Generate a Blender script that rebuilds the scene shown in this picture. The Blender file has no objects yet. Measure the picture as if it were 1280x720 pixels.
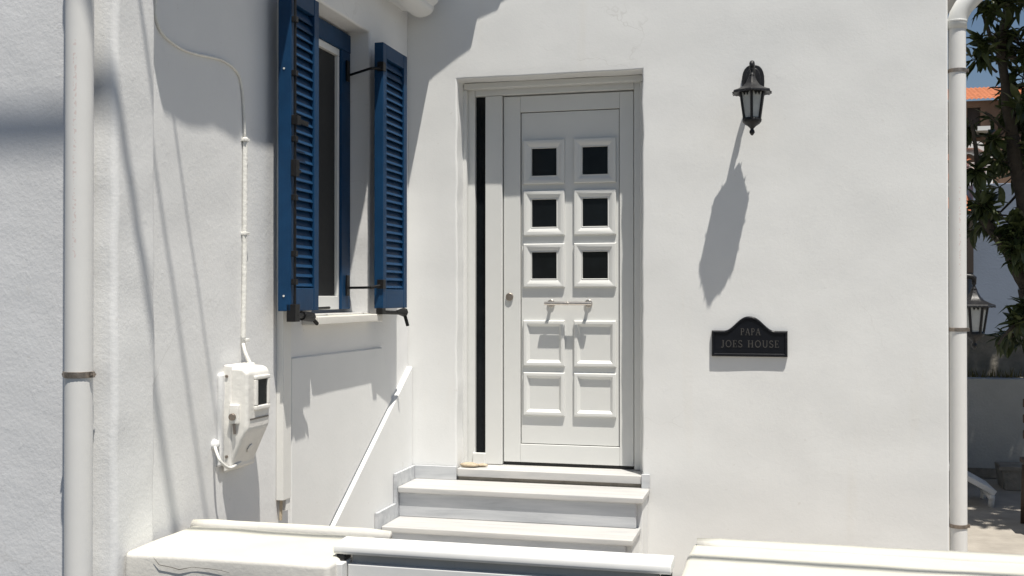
import bpy, bmesh, math, random
from mathutils import Vector, Matrix, Quaternion, noise
R = math.radians
random.seed(7)
scene = bpy.context.scene
col = scene.collection

# ------------------------------------------------------------------ camera
CAM = Vector((0.0, -6.0, 1.6)); FPX = 1350.0
YAW = R(14.33); PIT = math.atan(10 / FPX)
cd = bpy.data.cameras.new('camera'); cam = bpy.data.objects.new('camera', cd); col.objects.link(cam)
cam.location = CAM; cam.rotation_euler = (math.pi / 2 + PIT, 0, YAW)
cd.sensor_width = 36; cd.lens = 36 * FPX / 1280; cd.clip_start = .05; cd.clip_end = 3000
scene.camera = cam
# ------------------------------------------------------------------ light
SUN = Vector((.80, -1.0, 3.7)).normalized()
w = bpy.data.worlds.new('World'); scene.world = w; w.use_nodes = True
nt = w.node_tree; bg = nt.nodes['Background']
sky = nt.nodes.new('ShaderNodeTexSky'); sky.sky_type = 'NISHITA'; sky.sun_disc = False
sky.sun_elevation = math.asin(SUN.z); sky.sun_rotation = math.atan2(SUN.x, SUN.y)
sky.air_density = 1.0; sky.dust_density = .4; sky.ozone_density = 1.6
nt.links.new(sky.outputs[0], bg.inputs[0]); bg.inputs[1].default_value = .05
sl = bpy.data.lights.new('sun', 'SUN'); sl.energy = 5.0; sl.angle = R(.53); sl.color = (1, .95, .86)
so = bpy.data.objects.new('sun', sl); col.objects.link(so); so.location = (4, -6, 14)
so.rotation_euler = SUN.to_track_quat('Z', 'Y').to_euler()
vs = scene.view_settings; vs.view_transform = 'Standard'; vs.look = 'None'; vs.gamma = 1; vs.exposure = .40
scene.render.engine = 'CYCLES'
scene.cycles.max_bounces = 8; scene.cycles.diffuse_bounces = 5

# a pixel of the photograph (1280 x 720) to a point on a plane
def at(px, py, y=None, x=None):
    fw = Vector((-math.sin(YAW) * math.cos(PIT), math.cos(YAW) * math.cos(PIT), math.sin(PIT)))
    rt = Vector((math.cos(YAW), math.sin(YAW), 0)); up = rt.cross(fw)
    d = fw + rt * (px - 640) / FPX + up * (360 - py) / FPX
    t = (y - CAM.y) / d.y if y is not None else (x - CAM.x) / d.x
    return CAM + d * t

# ------------------------------------------------------------------ materials
MATS = {}
def mat(name, color=(.8, .8, .8), rough=.6, metal=0, spec=.5, var=0, vscale=3, bump=0, bscale=60, var2=None, bdist=.01, coat=0):
    m = bpy.data.materials.new(name); m.use_nodes = True; MATS[name] = m
    n = m.node_tree.nodes; l = m.node_tree.links; p = n['Principled BSDF']
    p.inputs['Roughness'].default_value = rough; p.inputs['Metallic'].default_value = metal
    p.inputs['Specular IOR Level'].default_value = spec; p.inputs['Base Color'].default_value = (*color, 1)
    p.inputs['Coat Weight'].default_value = coat
    tc = n.new('ShaderNodeTexCoord')
    if var or var2:
        nz = n.new('ShaderNodeTexNoise'); nz.inputs['Scale'].default_value = vscale; nz.inputs['Detail'].default_value = 7
        nz.inputs['Roughness'].default_value = .62
        l.new(tc.outputs['Object'], nz.inputs['Vector'])
        r = n.new('ShaderNodeValToRGB'); r.color_ramp.elements[0].position = .3; r.color_ramp.elements[1].position = .7
        c2 = var2 or tuple(c * (1 - var) for c in color)
        r.color_ramp.elements[0].color = (*c2, 1); r.color_ramp.elements[1].color = (*color, 1)
        l.new(nz.outputs['Fac'], r.inputs['Fac']); l.new(r.outputs['Color'], p.inputs['Base Color'])
    if bump:
        nb = n.new('ShaderNodeTexNoise'); nb.inputs['Scale'].default_value = bscale; nb.inputs['Detail'].default_value = 6
        l.new(tc.outputs['Object'], nb.inputs['Vector'])
        b = n.new('ShaderNodeBump'); b.inputs['Strength'].default_value = bump; b.inputs['Distance'].default_value = bdist
        l.new(nb.outputs['Fac'], b.inputs['Height']); l.new(b.outputs['Normal'], p.inputs['Normal'])
    return m

def plaster(name, color, grain=1.0, dirt=.06, stain=(.62, .56, .45)):
    """brushed limewash on render: trowel waves, grit, dabs, faint stains"""
    m = bpy.data.materials.new(name); m.use_nodes = True; MATS[name] = m
    n = m.node_tree.nodes; l = m.node_tree.links; p = n['Principled BSDF']
    p.inputs['Roughness'].default_value = .85; p.inputs['Specular IOR Level'].default_value = .2
    tc = n.new('ShaderNodeTexCoord')
    def nz(scale, det=6, rg=.55, dist=0, src=None):
        t = n.new('ShaderNodeTexNoise'); t.inputs['Scale'].default_value = scale; t.inputs['Detail'].default_value = det
        t.inputs['Roughness'].default_value = rg; t.inputs['Distortion'].default_value = dist
        l.new(src or tc.outputs['Object'], t.inputs['Vector']); return t.outputs['Fac']
    def ramp(fac, a, b, ca=0, cb=1):
        r = n.new('ShaderNodeMapRange'); r.inputs['From Min'].default_value = a; r.inputs['From Max'].default_value = b
        r.inputs['To Min'].default_value = ca; r.inputs['To Max'].default_value = cb
        l.new(fac, r.inputs['Value']); return r.outputs['Result']
    def mix(f, a, b):
        x = n.new('ShaderNodeMix'); x.data_type = 'RGBA'
        if hasattr(f, 'type') and not isinstance(f, (int, float)): l.new(f, x.inputs['Factor'])
        else: x.inputs['Factor'].default_value = f
        for s, i in ((a, 'A'), (b, 'B')):
            sk = [q for q in x.inputs if q.name == i and q.type == 'RGBA'][0]
            if isinstance(s, tuple): sk.default_value = (*s, 1)
            else: l.new(s, sk)
        return [q for q in x.outputs if q.type == 'RGBA'][0]
    mp = n.new('ShaderNodeMapping'); mp.inputs['Scale'].default_value = (5, 5, .55); l.new(tc.outputs['Object'], mp.inputs['Vector'])
    c = mix(ramp(nz(1.7, 8, .6), .35, .7), tuple(k * (1 - dirt) for k in color), color)
    c = mix(ramp(nz(1.0, 5, .6, 0, mp.outputs[0]), .62, .85, 0, .18), c, stain)          # faint vertical runs
    c = mix(ramp(nz(26, 3, .5), .70, .76, 0, .16), c, tuple(k * .6 for k in stain))       # small specks
    c = mix(ramp(nz(.9, 3, .4, 1.5), .50, .56, 0, .07), c, tuple(k * .80 for k in color))     # old patch repairs
    wv = n.new('ShaderNodeTexNoise'); wv.inputs['Scale'].default_value = 3; wv.inputs['Detail'].default_value = 4; l.new(tc.outputs['Object'], wv.inputs['Vector'])
    ad = n.new('ShaderNodeVectorMath'); ad.operation = 'MULTIPLY_ADD'; ad.inputs[1].default_value = (.35, .35, .35)
    l.new(wv.outputs['Color'], ad.inputs[0]); l.new(tc.outputs['Object'], ad.inputs[2])
    vo = n.new('ShaderNodeTexVoronoi'); vo.feature = 'DISTANCE_TO_EDGE'; vo.inputs['Scale'].default_value = 1.3; l.new(ad.outputs[0], vo.inputs['Vector'])
    mu = n.new('ShaderNodeMath'); mu.operation = 'MULTIPLY'; l.new(ramp(vo.outputs['Distance'], .0, .0045, 1, 0), mu.inputs[0]); l.new(ramp(nz(1.4, 3, .5), .55, .64, 0, .20), mu.inputs[1])
    c = mix(mu.outputs[0], c, (.30, .28, .25))                                                # hairline cracks
    l.new(c, p.inputs['Base Color'])
    b1 = n.new('ShaderNodeBump'); b1.inputs['Strength'].default_value = .30 * grain; b1.inputs['Distance'].default_value = .03
    l.new(nz(4, 3, .45), b1.inputs['Height'])
    b2 = n.new('ShaderNodeBump'); b2.inputs['Strength'].default_value = .32 * grain; b2.inputs['Distance'].default_value = .006
    l.new(nz(70, 5, .6), b2.inputs['Height']); l.new(b1.outputs[0], b2.inputs['Normal'])
    b3 = n.new('ShaderNodeBump'); b3.inputs['Strength'].default_value = .18 * grain; b3.inputs['Distance'].default_value = .006
    l.new(ramp(nz(13, 4, .5, .3), .64, .80), b3.inputs['Height']); l.new(b2.outputs[0], b3.inputs['Normal'])
    l.new(b3.outputs[0], p.inputs['Normal'])
    return m

plaster('wall_white', (.76, .765, .76), .28, .05)
plaster('wall_rough', (.755, .757, .757), .58, .06)
plaster('wall_left', (.72, .725, .74), .65, .08)
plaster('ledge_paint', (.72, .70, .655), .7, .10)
def sunlit_top_tint(name, top):
    """darker cream on upward faces: dust tone, plus sun glare toned down in the colour"""
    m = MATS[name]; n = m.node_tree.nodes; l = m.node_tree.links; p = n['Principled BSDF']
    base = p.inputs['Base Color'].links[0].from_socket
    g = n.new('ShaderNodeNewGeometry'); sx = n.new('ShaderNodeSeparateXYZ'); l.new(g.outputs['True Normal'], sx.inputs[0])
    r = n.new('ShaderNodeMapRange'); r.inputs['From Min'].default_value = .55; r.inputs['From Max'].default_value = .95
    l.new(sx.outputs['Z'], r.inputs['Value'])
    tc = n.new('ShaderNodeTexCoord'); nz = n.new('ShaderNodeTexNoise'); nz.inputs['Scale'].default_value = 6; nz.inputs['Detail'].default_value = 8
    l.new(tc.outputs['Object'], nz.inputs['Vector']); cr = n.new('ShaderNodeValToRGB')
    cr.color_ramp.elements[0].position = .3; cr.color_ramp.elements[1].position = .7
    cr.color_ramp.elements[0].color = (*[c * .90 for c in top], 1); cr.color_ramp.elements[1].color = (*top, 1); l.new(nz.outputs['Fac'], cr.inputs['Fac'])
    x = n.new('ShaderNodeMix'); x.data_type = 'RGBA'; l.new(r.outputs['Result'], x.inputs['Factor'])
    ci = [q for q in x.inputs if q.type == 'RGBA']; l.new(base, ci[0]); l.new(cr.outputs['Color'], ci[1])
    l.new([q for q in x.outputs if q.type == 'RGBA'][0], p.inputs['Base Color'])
sunlit_top_tint('ledge_paint', (.60, .59, .52))  # top colour lowered by facing so full sun does not burn the ledges out
mat('pvc_white', (.68, .685, .67), .38, spec=.45, var=.03, vscale=4, bump=.04, bscale=9, bdist=.02)
mat('gate_white', (.72, .72, .71), .45, spec=.4, var=.07, vscale=9, bump=.05, bscale=30)
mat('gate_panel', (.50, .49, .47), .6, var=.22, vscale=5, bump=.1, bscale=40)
def marble(name, c1, c2, c3, rough):
    m = bpy.data.materials.new(name); m.use_nodes = True; MATS[name] = m
    n = m.node_tree.nodes; l = m.node_tree.links; p = n['Principled BSDF']; p.inputs['Roughness'].default_value = rough
    tc = n.new('ShaderNodeTexCoord'); mp = n.new('ShaderNodeMapping'); mp.inputs['Scale'].default_value = (.9, 9, 9); l.new(tc.outputs['Object'], mp.inputs['Vector'])
    a = n.new('ShaderNodeTexNoise'); a.inputs['Scale'].default_value = 2.2; a.inputs['Detail'].default_value = 8; a.inputs['Roughness'].default_value = .6; a.inputs['Distortion'].default_value = .4
    l.new(mp.outputs[0], a.inputs['Vector'])
    r = n.new('ShaderNodeValToRGB'); e = r.color_ramp.elements; e[0].position = .30; e[0].color = (*c3, 1); e[1].position = .68; e[1].color = (*c1, 1)
    q = e.new(.48); q.color = (*c2, 1); l.new(a.outputs['Fac'], r.inputs['Fac']); l.new(r.outputs['Color'], p.inputs['Base Color'])
    b = n.new('ShaderNodeBump'); b.inputs['Strength'].default_value = .05; b.inputs['Distance'].default_value = .005; l.new(a.outputs['Fac'], b.inputs['Height']); l.new(b.outputs[0], p.inputs['Normal'])
marble('marble', (.55, .54, .52), (.485, .48, .47), (.385, .39, .40), .45)
marble('marble_grey', (.56, .57, .585), (.47, .485, .505), (.36, .375, .395), .5)
mat('shutter_blue', (.006, .045, .118), .5, spec=.22, var=.28, vscale=9, bump=.12, bscale=70, bdist=.003)
mat('black_iron', (.007, .007, .008), .5, spec=.3, var=.4, vscale=30, bump=.25, bscale=60, bdist=.004)
mat('lamp_iron', (.009, .009, .011), .42, spec=.32, var=.5, vscale=40, bump=.35, bscale=45, bdist=.005, var2=(.020, .020, .022))
mat('plaque_black', (.007, .008, .012), .33, spec=.25, var=.3, vscale=20, bump=.05, bscale=50)
mat('letter_grey', (.075, .07, .066), .5, var=.5, vscale=120)
mat('steel', (.62, .58, .54), .28, metal=1, var=.15, vscale=60, bump=.03)
mat('rusty_steel', (.42, .36, .31), .42, metal=.85, var=.5, vscale=40, bump=.2, bscale=80)
mat('dark_glass', (.008, .010, .012), .12, spec=.18, var=.5, vscale=7)
mat('screen_mesh', (.035, .036, .037), .75, spec=.2, var=.15, vscale=30, bump=.1, bscale=300)
mat('lamp_glass', (.46, .48, .48), .25, spec=.5, var=.15, vscale=25)
mat('meter_white', (.78, .765, .73), .55, var=.10, vscale=14, bump=.35, bscale=35, bdist=.006)
mat('cable_white', (.80, .79, .75), .7, var=.15, vscale=20, bump=.3, bscale=60)
mat('trunking', (.74, .735, .71), .5, var=.05, vscale=8)
mat('rubber', (.012, .012, .012), .6)
mat('overhead', (.02, .02, .02), .7)
mat('pole_wood', (.16, .11, .07), .85, var=.4, vscale=6, bump=.3, bscale=25)
mat('pebble', (.52, .43, .31), .8, var=.35, vscale=40, bump=.4, bscale=60)
mat('street', (.075, .073, .07), .85, var=.25, vscale=2.5, bump=.3, bscale=60)
mat('ground', (.12, .11, .09), .9, var=.3, vscale=.7, bump=.3, bscale=20)
mat('paving', (.33, .295, .25), .8, var=.2, vscale=4, bump=.2, bscale=50)
mat('yard', (.36, .33, .29), .85, var=.3, vscale=5, bump=.3, bscale=50)
mat('yard_wall', (.40, .40, .385), .9, var=.18, vscale=3, bump=.3, bscale=50)
mat('concrete', (.30, .275, .235), .9, var=.5, vscale=6, bump=.6, bscale=40)
mat('crack', (.12, .11, .10), .9)
mat('bark', (.075, .062, .048), .9, var=.45, vscale=14, bump=.8, bscale=40)
mat('tile', (.50, .17, .075), .85, var=.4, vscale=4, bump=.2, bscale=20)
mat('far_brown', (.20, .125, .085), .9, var=.25, vscale=1.5)
mat('far_white', (.70, .70, .69), .9, var=.08, vscale=2)
mat('blue_wall', (.165, .20, .265), .9, var=.12, vscale=2, bump=.2, bscale=40)
mat('dark_wood', (.035, .025, .02), .7, var=.3, vscale=9)
mat('plastic_white', (.66, .66, .65), .4, var=.15, vscale=10)
mat('chair_brown', (.06, .036, .024), .55, var=.3, vscale=20)
mat('weed', (.16, .135, .04), .8, var=.5, vscale=30)

def pipe_mat(name, ang, z0, z1):
    """painted plastic pipe with a worn reddish line of print running down it"""
    m = mat(name, (.72, .715, .70), .42, spec=.4, var=.07, vscale=3, bump=.03, bscale=20)
    n = m.node_tree.nodes; l = m.node_tree.links; p = n['Principled BSDF']
    base = p.inputs['Base Color'].links[0].from_socket
    tc = n.new('ShaderNodeTexCoord'); sx = n.new('ShaderNodeSeparateXYZ'); l.new(tc.outputs['Object'], sx.inputs[0])
    def M(op, a, b=None):
        q = n.new('ShaderNodeMath'); q.operation = op
        for i, v in enumerate((a, b)):
            if v is None: continue
            if isinstance(v, (int, float)): q.inputs[i].default_value = v
            else: l.new(v, q.inputs[i])
        return q.outputs[0]
    a = M('ABSOLUTE', M('SUBTRACT', sx.outputs['X'], ang))
    side = M('LESS_THAN', a, .0055); front = M('LESS_THAN', sx.outputs['Y'], 0)
    zr = M('MULTIPLY', M('GREATER_THAN', sx.outputs['Z'], z0), M('LESS_THAN', sx.outputs['Z'], z1))
    nz = n.new('ShaderNodeTexNoise'); nz.inputs['Scale'].default_value = 95; nz.inputs['Detail'].default_value = 2
    l.new(tc.outputs['Object'], nz.inputs['Vector'])
    f = M('MULTIPLY', M('MULTIPLY', M('MULTIPLY', side, front), zr), M('MULTIPLY', M('GREATER_THAN', nz.outputs['Fac'], .56), .22))
    x = n.new('ShaderNodeMix'); x.data_type = 'RGBA'; l.new(f, x.inputs['Factor'])
    ci = [q for q in x.inputs if q.type == 'RGBA']; l.new(base, ci[0]); ci[1].default_value = (.45, .12, .09, 1)
    l.new([q for q in x.outputs if q.type == 'RGBA'][0], p.inputs['Base Color'])

def leaf_mat(name, c1, c2):
    m = bpy.data.materials.new(name); m.use_nodes = True; MATS[name] = m
    n = m.node_tree.nodes; l = m.node_tree.links; p = n['Principled BSDF']
    p.inputs['Roughness'].default_value = .38; p.inputs['Specular IOR Level'].default_value = .5
    g = n.new('ShaderNodeNewGeometry'); r = n.new('ShaderNodeValToRGB')
    r.color_ramp.elements[0].color = (*c1, 1); r.color_ramp.elements[1].color = (*c2, 1)
    oi = n.new('ShaderNodeObjectInfo'); ad = n.new('ShaderNodeMath'); ad.operation = 'ADD'; fr = n.new('ShaderNodeMath'); fr.operation = 'FRACT'
    l.new(g.outputs['Random Per Island'], ad.inputs[0]); l.new(oi.outputs['Random'], ad.inputs[1]); l.new(ad.outputs[0], fr.inputs[0])
    l.new(fr.outputs[0], r.inputs['Fac']); l.new(r.outputs['Color'], p.inputs['Base Color'])
    tr = n.new('ShaderNodeBsdfTranslucent'); l.new(r.outputs['Color'], tr.inputs['Color'])
    mx = n.new('ShaderNodeMixShader'); mx.inputs[0].default_value = .22
    l.new(p.outputs[0], mx.inputs[1]); l.new(tr.outputs[0], mx.inputs[2]); l.new(mx.outputs[0], n['Material Output'].inputs['Surface'])
leaf_mat('leaf', (.028, .042, .016), (.10, .125, .045))

# ------------------------------------------------------------------ helpers
def tag(o, label=None, cat=None, group=None, kind=None):
    if label: o['label'] = label
    if cat: o['category'] = cat
    if group: o['group'] = group
    if kind: o['kind'] = kind
    return o
def empty(name, loc, label, cat, group=None):
    o = bpy.data.objects.new(name, None); col.objects.link(o); o.location = loc; o.empty_display_size = .1
    return tag(o, label, cat, group)
def world_loc(o):
    v = Vector(o.location)
    while o.parent: o = o.parent; v = v + Vector(o.location) if False else v
    return v
def put(o, parent):
    """parent keeping world coordinates (nothing here is rotated or scaled at the parent)"""
    if parent is not None:
        o.parent = parent
        p = Vector((0, 0, 0)); q = parent
        while q: p += Vector(q.location) + (q.matrix_parent_inverse.translation if q.parent else Vector()); q = q.parent
        o.matrix_parent_inverse = Matrix.Translation(-p)
    return o
class MB:
    def __init__(s): s.v = []; s.f = []
    def box(s, a, b, M=None):
        (x0, y0, z0), (x1, y1, z1) = a, b
        i = len(s.v); vs_ = [Vector(q) for q in ((x0,y0,z0),(x1,y0,z0),(x1,y1,z0),(x0,y1,z0),(x0,y0,z1),(x1,y0,z1),(x1,y1,z1),(x0,y1,z1))]
        if M: vs_ = [M @ q for q in vs_]
        s.v += vs_
        s.f += [tuple(i + k for k in q) for q in ((0,3,2,1),(4,5,6,7),(0,1,5,4),(1,2,6,5),(2,3,7,6),(3,0,4,7))]; return s
    def prism(s, poly, axis, a, b, M=None):
        """poly in the two other axes (order x,y,z minus axis), extruded a..b"""
        i = len(s.v); n = len(poly)
        for t in (a, b):
            for u, w_ in poly:
                q = {'x': (t, u, w_), 'y': (u, t, w_), 'z': (u, w_, t)}[axis]
                q = Vector(q); s.v.append(M @ q if M else q)
        s.f.append(tuple(range(i, i + n))); s.f.append(tuple(range(i + 2 * n - 1, i + n - 1, -1)))
        for k in range(n): s.f.append((i + k, i + n + k, i + n + (k + 1) % n, i + (k + 1) % n))
        return s
    def rings(s, rings, cap=True, closed=True):
        i = len(s.v); n = len(rings[0])
        for r in rings: s.v += [Vector(q) for q in r]
        for k in range(len(rings) - 1):
            for j in range(n if closed else n - 1):
                a = i + k * n + j; b = i + k * n + (j + 1) % n
                s.f.append((a, b, b + n, a + n))
        if cap:
            s.f.append(tuple(range(i + n - 1, i - 1, -1))); m = i + (len(rings) - 1) * n; s.f.append(tuple(range(m, m + n)))
        return s
    def tube(s, pts, rad, n=10):
        pts = [Vector(p) for p in pts]; rs = rad if isinstance(rad, (list, tuple)) else [rad] * len(pts)
        rings = []; prev = None
        for k, p in enumerate(pts):
            d = (pts[min(k + 1, len(pts) - 1)] - pts[max(k - 1, 0)]).normalized()
            if prev is None:
                u = d.orthogonal().normalized()
            else:
                u = (prev - d * prev.dot(d)).normalized()
            prev = u; v_ = d.cross(u)
            rings.append([p + (u * math.cos(2 * math.pi * j / n) + v_ * math.sin(2 * math.pi * j / n)) * rs[k] for j in range(n)])
        return s.rings(rings)
    def lathe(s, c, prof, n=16, rot=0, sx=1, sy=1):
        c = Vector(c)
        return s.rings([[c + Vector((r * sx * math.cos(rot + 2 * math.pi * j / n), r * sy * math.sin(rot + 2 * math.pi * j / n), z)) for j in range(n)] for r, z in prof])
    def mesh(s, name, m):
        me = bpy.data.meshes.new(name); me.from_pydata([tuple(q) for q in s.v], [], s.f); me.materials.append(MATS[m])
        bm = bmesh.new(); bm.from_mesh(me); bmesh.ops.recalc_face_normals(bm, faces=bm.faces); bm.to_mesh(me); bm.free()
        return me
    def build(s, name, m, parent=None, smooth=False, bevel=0, seg=2, wob=0):
        me = s.mesh(name, m); o = bpy.data.objects.new(name, me); col.objects.link(o); put(o, parent)
        if wob:
            bm = bmesh.new(); bm.from_mesh(me)
            for k in range(40):
                lg = [e for e in bm.edges if e.calc_length() > .09]
                if not lg: break
                bmesh.ops.subdivide_edges(bm, edges=lg, cuts=1, use_grid_fill=True)
            for v in bm.verts:
                q = v.co; v.co += Vector((noise.noise(q * 6), noise.noise(q * 6 + Vector((9, 3, 1))), noise.noise(q * 6 + Vector((2, 7, 5))))) * wob
            bm.to_mesh(me); bm.free()
        if bevel:
            b = o.modifiers.new('b', 'BEVEL'); b.width = bevel; b.segments = seg; b.limit_method = 'ANGLE'; b.angle_limit = R(35)
        if smooth:
            for p in me.polygons: p.use_smooth = True
            if bevel or smooth == 'auto':
                e = o.modifiers.new('w', 'WEIGHTED_NORMAL') if bevel else None
                for p in me.polygons: p.use_smooth = bool(bevel)
        return o

def wall_sheet(name, m, parent, axis, pos, u0, u1, z0, z1, holes=(), thick=.3, out=1, step=.06, amp=.004, ew=.006, bev=.012):
    """a rendered wall: uneven grid in the plane axis=pos, real openings, thickness behind, soft edges. out: side the face looks to"""
    def cuts(a, b, extra):
        s = sorted({a, b, *[e for e in extra if a < e < b]}); r = []
        for p, q in zip(s, s[1:]):
            n = max(1, round((q - p) / step)); r += [p + (q - p) * k / n for k in range(n)]
        return r + [b]
    U = cuts(u0, u1, [h[0] for h in holes] + [h[1] for h in holes]); Z = cuts(z0, z1, [h[2] for h in holes] + [h[3] for h in holes])
    inh = lambda u, z: any(h[0] < u < h[1] and h[2] < z < h[3] for h in holes)
    bm = bmesh.new(); V = {}
    def vert(i, j):
        if (i, j) not in V:
            u, z = U[i], Z[j]; q = Vector((u * 1.0, pos * 3, z))
            d = amp * noise.noise(q * 1.3) + amp * .7 * noise.noise(q * 4)
            edge = any((abs(u - h[0]) < 1e-6 or abs(u - h[1]) < 1e-6) and h[2] - 1e-6 <= z <= h[3] + 1e-6 or (abs(z - h[2]) < 1e-6 or abs(z - h[3]) < 1e-6) and h[0] - 1e-6 <= u <= h[1] + 1e-6 for h in holes) or u in (u0, u1)
            if edge and u not in (u0, u1) or edge and noise.noise(q) > 9:
                u += ew * (noise.noise(q * 5 + Vector((3, 1, 7))) + .6 * noise.noise(q * 17)); z += ew * .8 * noise.noise(q * 7 + Vector((5, 9, 2)))
            V[i, j] = bm.verts.new((u, pos + out * d, z) if axis == 'y' else (pos + out * d, u, z))
        return V[i, j]
    for i in range(len(U) - 1):
        for j in range(len(Z) - 1):
            if inh((U[i] + U[i + 1]) / 2, (Z[j] + Z[j + 1]) / 2): continue
            bm.faces.new((vert(i, j), vert(i + 1, j), vert(i + 1, j + 1), vert(i, j + 1)))
    bm.normal_update()
    want = Vector((0, out, 0)) if axis == 'y' else Vector((out, 0, 0))
    for f in bm.faces:
        if f.normal.dot(want) < 0: f.normal_flip()
    me = bpy.data.meshes.new(name); bm.to_mesh(me); bm.free(); me.materials.append(MATS[m])
    for p in me.polygons: p.use_smooth = True
    o = bpy.data.objects.new(name, me); col.objects.link(o); put(o, parent)
    s = o.modifiers.new('s', 'SOLIDIFY'); s.thickness = thick; s.offset = -1
    b = o.modifiers.new('b', 'BEVEL'); b.width = bev; b.segments = 3; b.limit_method = 'ANGLE'; b.angle_limit = R(40)
    o.modifiers.new('w', 'WEIGHTED_NORMAL')
    return o

# ------------------------------------------------------------------ the setting
def sheet(name, x0, x1, y0, y1, z, m):
    return tag(MB().box((x0, y0, z - .05), (x1, y1, z)).build(name, m), kind='structure')
g = MB(); s_ = 1500
g.v = [Vector(q) for q in ((-s_, -s_, 0), (s_, -s_, 0), (s_, s_, 0), (-s_, s_, 0))]; g.f = [(0, 1, 2, 3)]
tag(g.build('ground', 'ground'), kind='structure')
sheet('street', -14, 14, -12, -2.9, .006, 'street')
sheet('courtyard_floor', -2.16, .80, -2.3, -.02, .05, 'paving')
sheet('yard_floor', .80, 7, -2.27, 4.15, .012, 'yard')
# hillside behind
h = MB()
nx, ny = 24, 24
for j in range(ny + 1):
    for i in range(nx + 1):
        x = -40 + 100 * i / nx; y = 10 + 130 * j / ny
        z = -.3 + max(0, (y - 12)) * .105 + 1.2 * noise.noise(Vector((x * .05, y * .05, 0))) * min(1, (y - 10) / 30)
        h.v.append(Vector((x, y, z)))
for j in range(ny):
    for i in range(nx): a = j * (nx + 1) + i; h.f.append((a, a + 1, a + nx + 2, a + nx + 1))
tag(h.build('hillside', 'ground', smooth=True), kind='structure')

# ------------------------------------------------------------------ the house
XW = -2.164
house = empty('white_house', (-1.2, 1.5, 0), 'white rendered house with panelled front door and blue shuttered window', 'house')
wall_sheet('front_wall', 'wall_white', house, 'y', 0, XW - .02, .81, 0, 3.58, [(-1.862, -.785, .52, 2.859)], .34, -1)
wall_sheet('window_wall', 'wall_rough', house, 'x', XW, -2.80, -.0, 0, 3.58, [(-1.41, -.60, 1.50, 3.01)], .34, 1, step=.05)
wall_sheet('side_wall', 'wall_white', house, 'x', .81, .345, 4.1, 0, 3.58, [], .3, 1, step=.3)
# pier at the street end of the window wall
pier = MB().box((-2.332, -2.90, 0), (-2.130, -2.665, 3.9)).build('corner_pier', 'wall_rough', house, smooth=True, bevel=.022, seg=4, wob=.006)
# lower part of the window wall is thicker: sloping top beside the steps, level top under the window
MB().prism([(-1.20, .044), (-.004, .044), (-.004, 1.19), (-1.20, .437)], 'x', XW - .02, XW + .030).build('sloping_buttress', 'wall_white', house, smooth=True, bevel=.006, seg=2)
MB().prism([(-1.56, .04), (-1.21, .04), (-1.21, .45), (-.30, 1.02), (-.44, 1.318), (-1.56, 1.322)], 'x', XW - .02, XW + .013).build('wall_thickening', 'wall_white', house, smooth=True, bevel=.006)
# rounded plaster cornice over the window wall
prof = []
for k in range(13):
    a = math.pi * (-.5 + k / 12 * .95); prof.append((XW + .125 + .11 * math.cos(a), 3.335 + .085 * math.sin(a)))
prof = [(XW - .05, 3.26)] + prof + [(XW - .05, 3.42)]
MB().prism(prof, 'y', -2.86, -.085).build('cornice', 'wall_white', house, smooth=True, bevel=.01, wob=.008)
prof2 = [(XW + .115 + .075 * math.cos(a * math.pi / 8), 3.265 + .05 * math.sin(a * math.pi / 8)) for a in range(16)]
MB().prism(prof2, 'y', -.45, -.06).build('cornice_roll', 'wall_white', house, smooth=True, bevel=.018, seg=3, wob=.008)
# gable roof above the door: the overhanging verge that shades the corner
dx, dz = .8 * .2, 3.7 * .2
vg = [(-2.006, 2.878), (-1.782, 3.015), (-1.753, 3.180), (-1.618, 3.232), (-1.60, 3.275), (-1.45, 3.36)]
vg = [(x + dx, z + dz) for x, z in vg]
low = [(-2.5, 3.60)] + [(-1.86, 3.60)] + vg + [(.3, 5.15), (1.0, 4.72)]
top = [(1.05, 4.95), (.3, 5.4), (-1.4, 4.35), (-2.5, 3.86)]
MB().prism(low + top, 'y', -.2, 4.3).build('roof', 'wall_white', house, bevel=.008)
MB().prism([(-2.16, 3.585), (.8, 3.585), (.8, 4.7), (.3, 5.0), (-1.2, 4.15), (-1.5, 3.9), (-1.84, 3.595)], 'y', .01, .3).build('gable_wall', 'wall_white', house)

# ---- front door
door = bpy.data.objects.new('front_door', None); col.objects.link(door); door.location = (-1.3, .2, .6); put(door, house); door.matrix_parent_inverse = Matrix.Translation(-Vector(house.location))
FY = .165                                                           # front of the fixed frame
def frame_bar(x0, x1, z0, z1, y0=FY, y1=.30, name='frame_bar', b=.004):
    return MB().box((x0, y0, z0), (x1, y1, z1)).build(name, 'pvc_white', door, smooth=True, bevel=b)
ZB, ZT = .61, 2.785
frame_bar(-1.90, -1.803, .605, 2.87); frame_bar(-.853, -.77, .605, 2.87)
frame_bar(-1.8025, -.8535, ZT + .002, 2.87)
frame_bar(-1.739, -1.636, .605, ZT)                                # mullion beside the side light
frame_bar(-1.8025, -1.7395, .605, .662)
# stepped outer moulding round the recess
MB().box((-1.86, .115, 2.822), (-.79, FY - .001, 2.8585)).build('frame_moulding', 'pvc_white', door, smooth=True, bevel=.006)
MB().box((-1.868, .125, .60), (-1.842, FY - .001, 2.82)).build('frame_moulding', 'pvc_white', door, smooth=True, bevel=.006)
MB().box((-.813, .125, .60), (-.782, FY - .001, 2.82)).build('frame_moulding', 'pvc_white', door, smooth=True, bevel=.006)
for a, b in (((-1.812, .150, .600), (-1.735, FY + .004, .672)),):
    MB().box(a, b).build('glazing_bead', 'pvc_white', door, bevel=.004)
MB().box((-1.8025, .195, .663), (-1.7395, .205, ZT)).build('side_light', 'dark_glass', door)
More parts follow.
